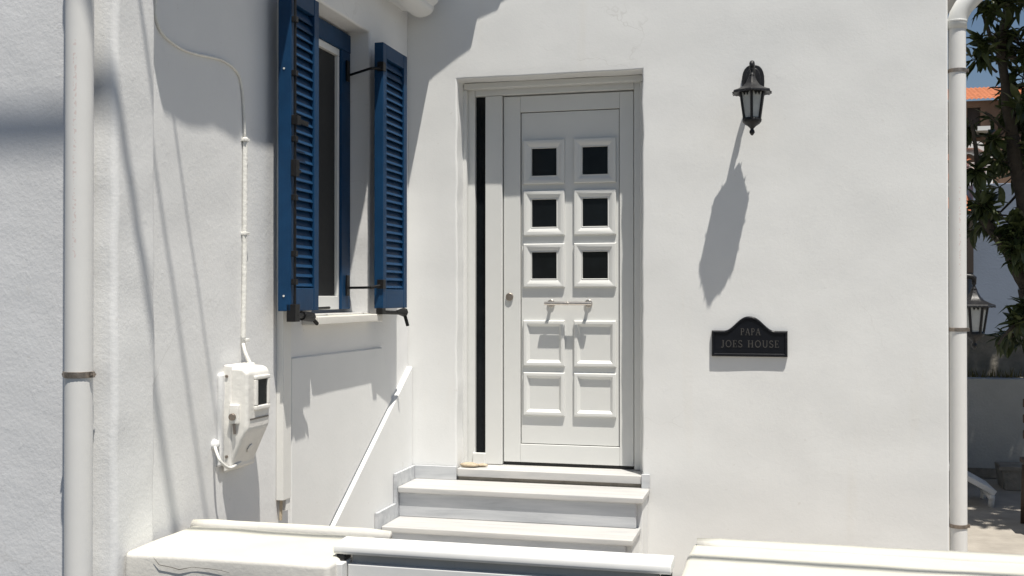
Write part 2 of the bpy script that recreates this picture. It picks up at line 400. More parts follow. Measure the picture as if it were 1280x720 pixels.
# door leaf: two stiles, two rails and a recessed slab
LX0, LX1, LZ0, LZ1, LY = -1.630, -.859, .622, 2.779, .185
SX0, SX1, SZ0, SZ1 = -1.530, -.940, .728, 2.685
for nm, a, b in (('stile', (LX0, LY, LZ0), (SX0, .245, LZ1)), ('stile', (SX1, LY, LZ0), (LX1, .245, LZ1)),
                 ('rail', (SX0 + .0005, LY, SZ1), (SX1 - .0005, .245, LZ1)), ('rail', (SX0 + .0005, LY, LZ0), (SX1 - .0005, .245, SZ0))):
    MB().box(a, b).build(nm, 'pvc_white', door, smooth=True, bevel=.0025)
SY = .197
MB().box((SX0 + .004, SY, SZ0 + .004), (SX1 - .004, .235, SZ1 - .004)).build('slab', 'pvc_white', door, smooth=True, bevel=.003)
MB().box((LX0 - .001, LY + .01, .606), (LX1, .25, .618)).build('door_gasket', 'rubber', door)
MB().box((SX0 - .003, SY + .008, SZ0 - .003), (SX1 + .003, SY + .02, SZ1 + .003)).build('slab_gasket', 'rubber', door)
# ten raised panels
def ring_frame(cx, cz, hw, hh, steps):
    """concentric rectangles: (inset, y)"""
    mb = MB(); rg = []
    for ins, y in steps: rg.append([(cx - hw + ins, y, cz - hh + ins), (cx + hw - ins, y, cz - hh + ins), (cx + hw - ins, y, cz + hh - ins), (cx - hw + ins, y, cz + hh - ins)])
    return mb.rings(rg, cap=False)
rows = [(2.518, 2.258), (2.218, 1.955), (1.908, 1.651), (1.457, 1.189), (1.152, .899)]
for ri, (zt, zb) in enumerate(rows):
    for ci, (xa, xb) in enumerate(((-1.511, -1.263), (-1.208, -.960))):
        cx, cz, hw, hh = (xa + xb) / 2, (zt + zb) / 2, (xb - xa) / 2, (zt - zb) / 2
        if ri < 3:
            mb = ring_frame(cx, cz, hw, hh, [(0, SY + .002), (0, SY - .014), (.005, SY - .018), (.022, SY - .018), (.044, SY - .006), (.048, SY - .010), (.052, SY + .004)])
            pn = mb.build('panel', 'pvc_white', door, smooth='auto', bevel=.0015)
            MB().box((cx - hw + .05, SY - .001, cz - hh + .05), (cx + hw - .05, SY + .001, cz + hh - .05)).build('glass_pane', 'dark_glass', door)
        else:
            mb = ring_frame(cx, cz, hw, hh, [(0, SY + .002), (0, SY - .014), (.005, SY - .018), (.020, SY - .018), (.036, SY - .001)])
            mb.f.append(tuple(range(len(mb.v) - 4, len(mb.v))))
            mb.build('panel', 'pvc_white', door, smooth='auto', bevel=.0015)
# lock and pull handle
def rod_y(c, r, y0, y1, n=20): return MB().tube([(c[0], y0, c[1]), (c[0], y1, c[1])], r, n)
rod_y((-1.594, 1.595), .023, LY + .001, LY - .012).build('lock', 'rusty_steel', door, smooth='auto', bevel=.004)
for x in (-1.345, -1.123):
    rod_y((x, 1.557), .023, SY + .001, SY - .010).build('handle_rosette', 'steel', door, smooth='auto', bevel=.003)
    rod_y((x, 1.557), .010, SY - .009, SY - .058).build('handle_post', 'steel', door, smooth='auto', bevel=.002)
hb = MB().tube([(-1.372, SY - .062, 1.557), (-1.243, SY - .062, 1.557)], .0105, 16).tube([(-1.227, SY - .062, 1.557), (-1.096, SY - .062, 1.557)], .0105, 16)
hb.tube([(-1.243, SY - .062, 1.557), (-1.227, SY - .062, 1.557)], .006, 12)
hb.tube([(-1.238, SY - .062, 1.557), (-1.232, SY - .062, 1.557)], .0125, 12)
hb.build('handle_bar', 'steel', door, smooth='auto', bevel=.0015)
# threshold slab of marble
MB().box((-1.858, -.012, .556), (-.79, .30, .602)).build('threshold', 'marble', door, smooth=True, bevel=.005)
MB().box((-1.856, .006, .53), (-.792, .3, .555)).build('threshold_bed', 'concrete', door, wob=.002)

# ---- window
win = bpy.data.objects.new('window', None); col.objects.link(win); win.location = (XW - .1, -1, 1.5); put(win, house); win.matrix_parent_inverse = Matrix.Translation(-Vector(house.location))
wx = XW - .11
for a, b in (((wx - .06, -1.405, 2.90), (wx, -.52, 2.998)), ((wx - .06, -.722, 1.53), (wx + .001, -.605, 2.899)), ((wx - .06, -1.405, 1.53), (wx, -1.33, 2.899))):
    MB().box(a, b).build('window_frame', 'shutter_blue', win, smooth=True, bevel=.004)
MB().box((wx - .05, -1.329, 2.862), (wx - .012, -.723, 2.899)).build('sash', 'pvc_white', win, bevel=.003)
MB().box((wx - .05, -.742, 1.60), (wx - .012, -.723, 2.861)).build('sash', 'pvc_white', win, bevel=.003)
MB().box((wx - .05, -1.329, 1.53), (wx - .012, -.723, 1.60)).build('sash', 'pvc_white', win, bevel=.003)
MB().box((wx - .035, -1.329, 1.601), (wx - .03, -.743, 2.861)).build('fly_screen', 'screen_mesh', win)
MB().box((XW - .19, -1.405, 1.466), (XW + .0, -.605, 1.512)).build('sill', 'marble', win, bevel=.004)
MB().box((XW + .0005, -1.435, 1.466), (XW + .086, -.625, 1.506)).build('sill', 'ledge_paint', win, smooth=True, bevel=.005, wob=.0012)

# ---- shutters
slat_w = .055
def shutter(hy, x_in, width, thick, rot, z0, z1, near, slat_mesh):
    """leaf laid back along the wall; local frame: u along the leaf, n out of its face"""
    s = bpy.data.objects.new('shutter', None); col.objects.link(s); s.location = (x_in, hy, z0); put(s, house); s.matrix_parent_inverse = Matrix.Translation(-Vector(house.location))
    # u runs from the far end (hy) towards the street by rot; M maps (u, n, z) to the world
    u = Vector((math.sin(rot), -math.cos(rot), 0)); n = Vector((math.cos(rot), math.sin(rot), 0))
    o0 = Vector((x_in, hy, 0))
    M = Matrix(((u.x, n.x, 0, o0.x), (u.y, n.y, 0, o0.y), (0, 0, 1, 0), (0, 0, 0, 1)))
    st = .052; rt, rb = .075, .10
    B = lambda nm, a, b, m='shutter_blue', bv=.003: MB().box(a, b, M).build(nm, m, s, smooth=True, bevel=bv)
    B('stile', (0, -thick, z0), (st, 0, z1)); B('stile', (width - st, -thick, z0), (width, 0, z1))
    B('rail', (st + .0005, -thick + .001, z1 - rt), (width - st - .0005, -.001, z1)); B('rail', (st + .0005, -thick + .001, z0), (width - st - .0005, -.001, z0 + rb))
    B('back_board', (st + .001, -thick + .002, z0 + rb), (width - st - .001, -thick + .008, z1 - rt), bv=0)
    za, zb = z0 + rb, z1 - rt; nsl = int((zb - za) / .041)
    wsl = width - 2 * st - .002
    for k in range(nsl):
        z = za + .012 + (zb - za - .012) * k / nsl
        o = bpy.data.objects.new('slat', slat_mesh); col.objects.link(o)
        o.parent = s
        loc = M @ Vector((width / 2, -.021, z + .012))
        p = Vector(s.location) + s.matrix_parent_inverse.translation + Vector(house.location)
        rz = Matrix(((u.x, n.x, 0), (u.y, n.y, 0), (0, 0, 1))).to_4x4()
        o.matrix_local = Matrix.Translation(loc - p) @ rz @ Matrix.Rotation(R(random.uniform(-1.0, 1.0)), 4, 'X') @ Matrix.Diagonal((wsl, 1, 1, 1))
    return s, M
sm = MB().prism([(.0105, -.019), (.0155, -.0165), (-.006, .026), (-.011, .024)], 'x', -.5, .5).mesh('slat', 'shutter_blue')
Z0, Z1 = 1.535, 2.93
sA, MA = shutter(-1.487, -2.054, .300, .060, R(1.5), Z0, Z1, True, sm)
sB, MBm = shutter(-.330, -2.050, .368, .050, R(0), Z0, Z1, False, sm)
# ironwork, in each leaf's own frame
def iron(parent, M, name, fn, bv=.0015):
    mb = MB(); fn(mb, M); return mb.build(name, 'black_iron', parent, smooth='auto', bevel=bv)
W = .300
def T(M, *pts): return [M @ Vector(p) for p in pts]
iron(sA, MA, 'locking_rod', lambda m, M: m.tube(T(M, (W - .012, .013, Z0 + .02), (W - .012, .013, Z1 + .01)), .006, 8))
for z in (1.66, 1.78, 2.02, 2.27, 2.55, 2.78, 2.90):
    iron(sA, MA, 'rod_guide', lambda m, M: m.box((W - .026, .001, z - .012), (W + .001, .022, z + .012), M))
iron(sA, MA, 'latch_handle', lambda m, M: m.box((W - .034, .002, 2.33), (W + .003, .030, 2.37), M).box((W - .125, .016, 2.338), (W - .034, .026, 2.358), M))
iron(sA, MA, 'latch_keeper', lambda m, M: m.box((W - .03, .002, 2.11), (W + .006, .026, 2.18), M).box((W - .062, .008, 2.128), (W - .03, .02, 2.142), M))
iron(sA, MA, 'shutter_stay', lambda m, M: m.box((W - .05, -.02, Z0 - .045), (W - .0, .02, Z0 + .03), M).tube(T(M, (W - .03, .01, Z0 - .018), (.14, .0, Z0 - .022)), .012, 8).tube(T(M, (.19, 0, Z0 - .02), (.08, 0, Z0 - .028)), .022, 8).tube(T(M, (.10, .0, Z0 - .022), (.04, .01, Z0 - .06)), .009, 8).tube(T(M, (.14, -.06, Z0 + .004), (-.34, -.09, Z0 + .008)), .007, 8))
for z in (1.60, 2.57, 1.72):
    rod = MB().tube(T(MA, (W + .0005, -.032, z), (W + .003, -.032, z)), .0045, 8)
    if z != 1.72: rod.build('screw', 'pvc_white', sA)
W2 = .368
for z in (1.66, 2.80):
    iron(sB, MBm, 'hinge_arm', lambda m, M: m.box((W2 - .03, -.03, z - .022), (W2 + .01, .004, z + .026), M).tube(T(M, (W2 + .002, -.012, z - .006), (W2 + .05, -.05, z - .016)), .008, 8).tube([M @ Vector((W2 + .05, -.05, z - .016)), Vector((wx + .006, -.62, z - .016))], .007, 8).box((W2 - .105 + .05, -.218, z - .06), (W2 - .07 + .05, -.210, z + .05), M))
iron(sB, MBm, 'shutter_stay', lambda m, M: m.tube(T(M, (W2 - .01, -.02, Z0 - .02), (.14, -.0, Z0 - .026)), .011, 8).box((W2 - .04, -.035, Z0 - .03), (W2 + .01, .0, Z0 + .002), M).tube(T(M, (.17, .0, Z0 - .022), (.05, .0, Z0 - .024)), [.010, .026], 8).tube(T(M, (.05, .0, Z0 - .024), (.03, .015, Z0 - .10)), .010, 8))
iron(sB, MBm, 'shutter_catch', lambda m, M: m.box((-.012, -.03, 1.99), (.0, -.005, 2.05), M).tube(T(M, (-.014, -.02, 2.05), (-.02, -.02, 1.94)), .008, 8))

# ------------------------------------------------------------------ neighbouring facade at the left
nb = empty('neighbouring_house', (-4, -2.8, 0), 'plain white rendered facade left of the downpipe in the corner', 'house')
wall_sheet('facade', 'wall_left', nb, 'y', -2.868, -7.0, -2.335, 0, 6.0, [], .3, -1, step=.12, amp=.003)

# ------------------------------------------------------------------ downpipes
def clamp(mb, x, y, z, r):
    mb.rings([[(x + rr * math.cos(2 * math.pi * j / 24), y + rr * math.sin(2 * math.pi * j / 24), zz) for j in range(24)] for rr, zz in ((r + .0005, z - .010), (r + .004, z - .009), (r + .004, z + .009), (r + .0005, z + .010))])
def pipe(loc, r, z0, z1, label, m, clamps, elbow=None):
    e = empty('downpipe', (loc[0], loc[1], z0), label, 'downpipe', 'white downpipes on the facades')
    mb = MB().tube([(0, 0, z0), (0, 0, z0 + .002), (0, 0, z0 + .004), (0, 0, (z0 + z1) / 2), (0, 0, z1 - .004), (0, 0, z1 - .002), (0, 0, z1)], r, 32)
    o = mb.build('pipe', m, e, smooth=True); o.matrix_parent_inverse = Matrix.Translation((0, 0, -z0))
    for p in o.data.polygons: p.use_smooth = len(p.vertices) == 4
    for z in clamps:
        c = MB(); clamp(c, loc[0], loc[1], z, r); c.box((loc[0] + r + .001, loc[1] - .006, z - .009), (loc[0] + r + .013, loc[1] + .006, z + .009)); c.box((loc[0] - r - .013, loc[1] - .006, z - .009), (loc[0] - r - .001, loc[1] + .006, z + .009))
        c.tube([(loc[0] + r + .008, loc[1] - .012, z), (loc[0] + r + .008, loc[1] + .014, z)], .004, 8); c.tube([(loc[0] - r - .008, loc[1] - .012, z), (loc[0] - r - .008, loc[1] + .014, z)], .004, 8); c.tube([(loc[0], loc[1] + r + .003, z), (loc[0], loc[1] + r + .03, z)], .005, 8)
        c.build('clamp', 'rusty_steel', e)
    if elbow:
        q = MB(); q.tube(elbow, [r + .006] * len(elbow), 24); s = q.build('elbow', 'pvc_white', e, smooth=True)
        MB().tube([(loc[0], loc[1], z1 + .034), (loc[0], loc[1], z1 + .044)], r + .0085, 32).build('socket_lip', 'pvc_white', e, smooth='auto', bevel=.002)
    return e
pipe_mat('pipe_left', .012, 1.72, 2.42); pipe_mat('pipe_right', .006, 1.70, 2.2)
pl = at(99, 300, y=-2.965); pr = at(1197, 300, y=.06)
pipe((pl.x, -2.965), .0435, .006, 4.2, 'white plastic downpipe with one rusty clamp in the wall corner', 'pipe_left', [1.347, 3.0])
ex, ey = pr.x, .06
pipe((ex, ey), .0435, .012, 3.00, 'white plastic downpipe with elbow on the right end of the door wall', 'pipe_right', [1.425, 2.78, .4],
     [(ex, ey, 3.00), (ex, ey, 3.035), (ex + .010, ey, 3.075), (ex + .032, ey, 3.115), (ex + .068, ey, 3.155), (ex + .16, ey, 3.245), (ex + .23, ey, 3.315), (ex + .26, ey, 3.36), (ex + .27, ey, 3.42), (ex + .27, ey, 3.75)])
gut = MB()
pr_ = [(ex + .27 + .075 * math.cos(math.pi * (1 + k / 12)), 3.80 + .075 * math.sin(math.pi * (1 + k / 12))) for k in range(13)]
pr_ += [(ex + .27 + .068 * math.cos(math.pi * (2 - k / 12)), 3.802 + .068 * math.sin(math.pi * (2 - k / 12))) for k in range(13)]
go = gut.prism(pr_, 'y', -.15, 3.8).build('gutter', 'pvc_white'); tag(go, 'white half round gutter feeding the downpipe elbow', 'gutter')

# ------------------------------------------------------------------ entrance steps
steps = empty('entrance_steps', (-1.4, -.3, .05), 'grey and cream marble steps rising to the white door', 'steps')
xl, xr = XW + .031, -.742
def slab(nm, a, b, m, bv=.004): return MB().box(a, b).build(nm, m, steps, smooth=True, bevel=bv)
SXL = xl + .02
slab('tread', (SXL, -.31, .502), (xr, -.004, .535), 'marble', .006)
slab('tread', (SXL, -.56, .335), (xr - .02, -.241, .367), 'marble', .006)
slab('tread', (SXL, -.83, .168), (xr - .03, -.491, .200), 'marble', .006)
slab('riser', (SXL, -.288, .368), (xr - .04, -.24, .5015), 'marble_grey')
slab('riser', (SXL, -.538, .201), (xr - .06, -.49, .3345), 'marble_grey')
slab('riser', (SXL, -.782, .051), (xr - .095, -.76, .1675), 'marble_grey')
MB().box((xl, -.2395, .05), (xr - .012, -.004, .501)).build('core', 'wall_white', steps, smooth=True, bevel=.004)
MB().box((xl, -.4895, .05), (xr - .03, -.2405, .334)).build('core', 'wall_white', steps, smooth=True, bevel=.004)
MB().box((xl, -.7595, .05), (xr - .04, -.4905, .167)).build('core', 'wall_white', steps, smooth=True, bevel=.004)
slab('skirting', (xl + .0005, -.325, .335), (xl + .019, -.007, .610), 'marble_grey', .002)
slab('skirting', (xl + .0005, -.605, .168), (xl + .019, -.326, .445), 'marble_grey', .002)
slab('skirting', (xl + .0195, -.021, .5355), (-1.862, -.004, .612), 'marble_grey', .002)
slab('skirting', (-.788, -.021, .5355), (-.742, -.004, .612), 'marble_grey', .002)
# small stones lying on the threshold
for k, (x, y, z, sc) in enumerate(((-1.80, .05, .615, .05), (-1.735, .075, .612, .032))):
    mb = MB().lathe((0, 0, 0), [(.02, -.26), (.55, -.24), (.95, -.05), (.9, .12), (.5, .25), (.02, .27)], 14)
    for v in mb.v: v.x *= 1.25; v.y *= .7; v += Vector((noise.noise(v * 1.7 + Vector((k * 5, 0, 0))),) * 3) * .10
    for v in mb.v: v *= sc; v += Vector((x, y, z))
    tag(mb.build('stone', 'pebble', smooth=True), ['flat beige stone lying on the door threshold', 'smaller beige stone beside the flat stone on the threshold'][k], 'stone')

# ------------------------------------------------------------------ low walls and gate along the street
def lowwall(name, x0, x1, y0, y1, z, bead, label):
    e = empty(name, ((x0 + x1) / 2, (y0 + y1) / 2, 0), label, 'low wall')
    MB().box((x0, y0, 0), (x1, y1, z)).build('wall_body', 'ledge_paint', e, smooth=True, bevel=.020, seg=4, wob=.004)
    yc = (bead[2] + bead[3]) / 2; nb_ = max(8, int((bead[1] - bead[0]) / .08)); hw = (bead[3] - bead[2]) / 2
    rg = []
    for k in range(nb_ + 1):
        x = bead[0] + (bead[1] - bead[0]) * k / nb_; end = min(1, .8 + min(k, nb_ - k) * .2)
        wz = .003 * noise.noise(Vector((x * 5, 3, 1)))
        rg.append([(x, yc + hw * end * math.cos(2 * math.pi * q / 16), z - .004 + wz + .026 * end * math.sin(2 * math.pi * q / 16)) for q in range(16)])
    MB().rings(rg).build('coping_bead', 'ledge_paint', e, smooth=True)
    return e
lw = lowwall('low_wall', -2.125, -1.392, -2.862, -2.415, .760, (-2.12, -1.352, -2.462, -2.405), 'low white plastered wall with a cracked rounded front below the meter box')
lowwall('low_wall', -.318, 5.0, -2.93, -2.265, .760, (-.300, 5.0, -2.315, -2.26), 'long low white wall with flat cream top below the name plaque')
cr = MB(); pts = [at(*p, y=-2.868) for p in ((192, 697), (199, 706), (214, 709), (224, 712), (240, 709), (262, 711), (276, 713), (287, 716))]
cr.tube(pts, [.0005, .0013, .0012, .0016, .0007, .0011, .0008, .0004], 5).build('crack', 'crack', lw)

gate = empty('gate', (-.87, -2.72, 0), 'low white gate with thick rounded top rail and pale panel', 'gate')
cap = [(-2.765, .770), (-2.772, .778), (-2.772, .792), (-2.766, .801), (-2.67, .806), (-2.660, .800), (-2.657, .778), (-2.662, .770)]
MB().prism(cap, 'x', -1.418, -.338).build('top_rail', 'gate_white', gate, smooth=True, bevel=.003)
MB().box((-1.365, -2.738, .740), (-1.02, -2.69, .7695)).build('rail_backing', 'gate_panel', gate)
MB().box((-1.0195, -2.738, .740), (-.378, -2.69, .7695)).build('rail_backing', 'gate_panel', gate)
MB().box((-1.372, -2.762, .02), (-.375, -2.71, .7395)).build('panel', 'gate_white', gate, bevel=.003)
for x in (-1.415, -.3735):
    MB().box((x - .006, -2.80, .01), (x + .040, -2.70, .748)).build('post', 'gate_white', gate, smooth=True, bevel=.004)
    MB().box((x + .004, -2.765, .7485), (x + .034, -2.71, .7695)).build('pivot', 'rubber', gate, bevel=.004)

# ------------------------------------------------------------------ lanterns
def bez(p0, p1, p2, n=10):
    return [Vector(p0) * (1 - t) ** 2 + Vector(p1) * 2 * t * (1 - t) + Vector(p2) * t * t for t in [k / n for k in range(n + 1)]]
def lantern(base, d, label, sc=1.0, ztop=0):
    """base: point on the wall at the top of the back plate, d: direction out of the wall; built in a frame (s sideways, d out, z)"""
    e = empty('wall_lantern', base, label, 'lantern', 'black wall lanterns of the house')
    d = Vector(d).normalized(); s = Vector((-d.y, d.x, 0))
    M = Matrix(((s.x, d.x, 0, base[0]), (s.y, d.y, 0, base[1]), (0, 0, 1, base[2]), (0, 0, 0, 1))) @ Matrix.Scale(sc, 4)
    def fin(mb, nm, m, **k):
        mb.v = [M @ v for v in mb.v]; return mb.build(nm, m, e, **k)
    ax = .20
    # back plate
    pp = [(.060 * math.copysign(abs(math.sin(a)) ** .8, math.sin(a)), -.062 + .094 * math.copysign(abs(math.cos(a)) ** .8, math.cos(a))) for a in [2 * math.pi * k / 24 for k in range(24)]]
    fin(MB().prism(pp, 'y', .001, .014), 'back_plate', 'lamp_iron', smooth='auto', bevel=.004)
    pp2 = [(x * .68, -.062 + (z + .062) * .80) for x, z in pp]
    fin(MB().prism(pp2, 'y', .0135, .026), 'back_plate_boss', 'lamp_iron', smooth='auto', bevel=.006)
    # scrolled arm
    arm = bez((0, .02, -.11), (0, .06, -.03), (0, .10, -.005), 8) + bez((0, .10, -.005), (0, .16, .018), (0, ax, .000), 8)[1:] + [Vector((0, ax, -.03))]
    fin(MB().tube(arm, [.016] + [.014] * (len(arm) - 2) + [.011], 10), 'arm', 'lamp_iron', smooth=True)
    sp = [Vector((0, .105 + (.034 - .003 * k) * math.cos(k * .55 + .6), -.045 + (.034 - .003 * k) * math.sin(k * .55 + .6))) for k in range(10)]
    fin(MB().tube(sp, .006, 8), 'scroll', 'lamp_iron', smooth=True)
    z0 = -.03
    fin(MB().lathe((0, ax, 0), [(.001, z0 + .012), (.010, z0 + .008), (.012, z0 - .002), (.006, z0 - .012), (.010, z0 - .022), (.014, z0 - .030), (.016, z0 - .036)], 14), 'knob', 'lamp_iron', smooth=True)
    # bell hood, six sided and flared
    hood = [(.016, z0 - .034), (.022, z0 - .050), (.034, z0 - .072), (.052, z0 - .092), (.080, z0 - .106), (.106, z0 - .115), (.109, z0 - .127), (.100, z0 - .129), (.070, z0 - .118), (.02, z0 - .10)]
    fin(MB().lathe((0, ax, 0), hood, 6, R(30)), 'hood', 'lamp_iron', smooth='auto', bevel=.0025)
    tm = MB()
    for k in range(30):
        a0 = 2 * math.pi * k / 30; rr = .100 * math.cos(math.pi / 6) / math.cos(((a0 - R(30)) % (math.pi / 3)) - math.pi / 6)
        c_ = Vector((math.cos(a0), math.sin(a0), 0)); t_ = Vector((-c_.y, c_.x, 0)); o_ = Vector((0, ax, z0 - .120))
        tm.prism([(0, 0), (0, 0), (0, 0)], 'z', 0, 0); n0 = len(tm.v) - 6
        L = .015 if k % 2 else .009
        for q, P in enumerate((o_ + c_ * rr - t_ * .007, o_ + c_ * rr + t_ * .007, o_ + c_ * (rr + L) + Vector((0, 0, -.004)))):
            tm.v[n0 + q] = P; tm.v[n0 + 3 + q] = P + Vector((0, 0, -.006))
    fin(tm, 'hood_trim', 'lamp_iron')
    zt, zb = z0 - .119, z0 - .270; rt_, rb_ = .067, .044
    hx = lambda r, k, z: Vector((r * math.cos(R(30 + 60 * k)), ax + r * math.sin(R(30 + 60 * k)), z))
    for k in range(6):
        fin(MB().tube([hx(rt_, k, zt), hx(rb_, k, zb)], .0072, 6), 'glazing_bar', 'lamp_iron')
        a, b, c_, d_ = hx(rt_ - .002, k, zt), hx(rt_ - .002, k + 1, zt), hx(rb_ - .002, k + 1, zb), hx(rb_ - .002, k, zb)
        mb = MB(); mb.v = [a, b, c_, d_]; ctr = (a + b + c_ + d_) / 4; ax_ = Vector((0, ax, ctr.z)); inn = (ax_ - ctr).normalized() * .002
        mb.v += [q + inn for q in mb.v]; mb.f = [(0, 1, 2, 3), (7, 6, 5, 4), (0, 4, 5, 1), (1, 5, 6, 2), (2, 6, 7, 3), (3, 7, 4, 0)]
        fin(mb, 'glass_pane', 'lamp_glass')
        mb = MB(); m1 = (a * .5 + b * .5); dn = Vector((0, 0, -.020)); o_ = (m1 - Vector((0, ax, m1.z))).normalized() * .004
        P = [a + o_, a * .75 + b * .25 + dn * .5 + o_, a * .66 + b * .34 + dn * 1.3 + o_, m1 + dn * .45 + o_, a * .34 + b * .66 + dn * 1.3 + o_, a * .25 + b * .75 + dn * .5 + o_, b + o_]
        mb.v = P + [q - o_ * .5 for q in P]; n_ = len(P); mb.f = [tuple(range(n_)), tuple(range(2 * n_ - 1, n_ - 1, -1))] + [(i, n_ + i, n_ + i + 1, i + 1) for i in range(n_ - 1)]
        fin(mb, 'valance', 'lamp_iron')
    fin(MB().lathe((0, ax, 0), [(.046, zb + .012), (.051, zb + .004), (.050, zb - .006), (.040, zb - .018), (.022, zb - .030), (.012, zb - .040), (.008, zb - .046), (.013, zb - .054), (.015, zb - .062), (.010, zb - .072), (.004, zb - .078), (.001, zb - .080)], 12, R(15)), 'base_finial', 'lamp_iron', smooth=True)
    return e
lb = at(940, 92, y=0)
lantern((lb.x + .006, 0, 2.822), (0, -1, 0), 'black hexagonal wall lantern above the house name plaque')
lantern((.812, .60, 1.705), (1, 0, 0), 'black wall lantern on the side of the house behind the downpipe', 1.07)

# ------------------------------------------------------------------ name plaque
plq = empty('name_plaque', (-.2, 0, 1.27), 'black arched plaque reading PAPA JOES HOUSE on the white wall', 'plaque')
def plaque_outline(ins):
    x0, x1, zb, zs, zt = -.403 + ins, -.002 - ins, 1.272 + ins, 1.412 - ins, 1.490 - ins; cx = (x0 + x1) / 2
    P = [(x0, zb), (x1, zb), (x1, zs)]; L = .122
    for k in range(0, 21):
        t = k / 20; u = L * (1 - 2 * t)
        a = (abs(u) / L)
        P.append((cx + u * 1.08, zs + (zt - zs) * (.5 + .5 * math.cos(math.pi * a ** 1.15))))
    P.append((x0, zs))
    return P
def ringsY(lst):
    return [[(x, y, z) for x, z in P] for P, y in lst]
TH = -.024
o1 = plaque_outline(0); o2 = plaque_outline(.006); o3 = plaque_outline(.013); o4 = plaque_outline(.017)
mb = MB().rings(ringsY([(o1, -.001), (o1, TH + .006), (o2, TH), (o3, TH), (o4, TH + .005)]), cap=True)
mb.build('plate', 'plaque_black', plq)
# serif capitals from strokes
def ell(cx, cy, rx, ry, a0, a1, n=14): return [(cx + rx * math.cos(R(a0 + (a1 - a0) * k / n)), cy + ry * math.sin(R(a0 + (a1 - a0) * k / n))) for k in range(n + 1)]
TK, TN = .145, .075
GLY = {
 'P': (.62, [([(.16, 0), (.16, 1)], TK), ([(.02, .025), (.32, .025)], .05), ([(.02, .975), (.3, .975)], .05), (ell(.28, .73, .27, .245, 90, -90), .10)]),
 'A': (.84, [([(.13, .02), (.42, 1)], TN), ([(.42, 1), (.70, .02)], TK), ([(.22, .34), (.60, .34)], .06), ([(.02, .025), (.26, .025)], .05), ([(.56, .025), (.84, .025)], .05)]),
 'J': (.50, [([(.32, 1), (.32, .2)] + ell(.17, .2, .15, .24, 0, -140, 8), TK * .9), ([(.16, .975), (.48, .975)], .05)]),
 'O': (.86, [(ell(.43, .5, .35, .46, 0, 360, 28), .115)]),
 'E': (.64, [([(.16, 0), (.16, 1)], TK), ([(.02, .025), (.6, .025)], .05), ([(.02, .975), (.56, .975)], .05), ([(.16, .5), (.44, .5)], .06), ([(.58, 0), (.58, .24)], .05), ([(.54, 1), (.54, .78)], .05), ([(.44, .62), (.44, .38)], .05)]),
 'S': (.60, [(ell(.29, .75, .21, .21, 20, 245, 12) + ell(.30, .25, .23, .22, 75, -150, 12), .115), ([(.5, .98), (.5, .74)], .05), ([(.06, .02), (.06, .28)], .05)]),
 'H': (.88, [([(.18, 0), (.18, 1)], TK), ([(.68, 0), (.68, 1)], TK), ([(.18, .5), (.68, .5)], .06)] + [([(x, y), (x + .3, y)], .05) for x in (.03, .53) for y in (.025, .975)]),
 'U': (.84, [([(.18, 1), (.18, .32)] + ell(.43, .32, .25, .29, 180, 360, 12) + [(.68, 1)], .115), ([(.03, .975), (.33, .975)], .05), ([(.54, .975), (.82, .975)], .05)]),
 ' ': (.42, [])}
def text(s, cx, zb, hgt, gap=.10, wide=1.0):
    wtot = sum(GLY[c][0] + gap for c in s) - gap; x = cx - wtot * hgt * wide / 2
    for c in s:
        wd, strokes = GLY[c]; mb = MB()
        for si, (pts, tk) in enumerate(strokes):
            n = len(pts); L = []; Rr = []
            for k, p in enumerate(pts):
                a = Vector((*pts[max(k - 1, 0)], 0)); b = Vector((*pts[min(k + 1, n - 1)], 0)); d = (b - a).normalized(); nn = Vector((-d.y, d.x, 0)) * tk / 2
                L.append((p[0] + nn.x, p[1] + nn.y)); Rr.append((p[0] - nn.x, p[1] - nn.y))
            y0 = TH + .0055; y1 = TH + .0028 - si * .00012
            rg = [[(x + q[0] * hgt * wide, y, zb + q[1] * hgt) for q, y in ((L[k], y0), (L[k], y1), (Rr[k], y1), (Rr[k], y0))] for k in range(n)]
            mb.rings(rg)
        if strokes: mb.build('letter', 'letter_grey', plq)
        x += (wd + gap) * hgt * wide
text('PAPA', -.196, 1.388, .037, .08, .92)
text('JOES HOUSE', -.200, 1.322, .038, .14, 1.0)

# ------------------------------------------------------------------ electricity meter box and wiring
met = empty('meter_box', (XW + .05, -2.07, .92), 'white painted meter box with small dark window on the rough wall', 'meter box')
y0, y1 = -2.165, -1.975; xf = XW + .118
body = [(XW + .012, 1.322), (xf - .02, 1.318), (xf, 1.300), (xf, 1.085), (xf - .012, 1.06), (XW + .045, .925), (XW + .012, .92)]
MB().prism(body, 'y', y0, y1).build('box', 'meter_white', met, smooth=True, bevel=.020, seg=4)
MB().box((XW - .004, y0 - .03, .93), (XW + .02, y1 + .012, 1.30)).build('back_plate', 'wall_rough', met, smooth=True, bevel=.02, seg=3, wob=.010)
MB().prism([(XW + .016, 1.33), (XW + .05, 1.328), (XW + .05, .92), (XW + .016, .905)], 'y', y0 - .006, y1 + .006).build('flange', 'meter_white', met, smooth=True, bevel=.007, seg=3)
fr = MB(); wy0, wy1, wz0, wz1 = -2.092, -2.010, 1.165, 1.268
fr.box((xf - .004, wy0 - .02, wz1), (xf + .010, wy1 + .02, wz1 + .016)).box((xf - .004, wy0 - .02, wz0 - .018), (xf + .010, wy1 + .02, wz0)).box((xf - .004, wy0 - .02, wz0), (xf + .0095, wy0, wz1)).box((xf - .004, wy1, wz0), (xf + .0095, wy1 + .02, wz1))
fr.build('window_rim', 'meter_white', met, smooth=True, bevel=.004)
MB().box((xf - .003, wy0, wz0), (xf + .003, wy1, wz1)).build('window_pane', 'dark_glass', met)
MB().box((XW + .045, y0 - .014, 1.10), (XW + .085, y0 + .004, 1.175), None).build('lock_hasp', 'meter_white', met, smooth=True, bevel=.004)
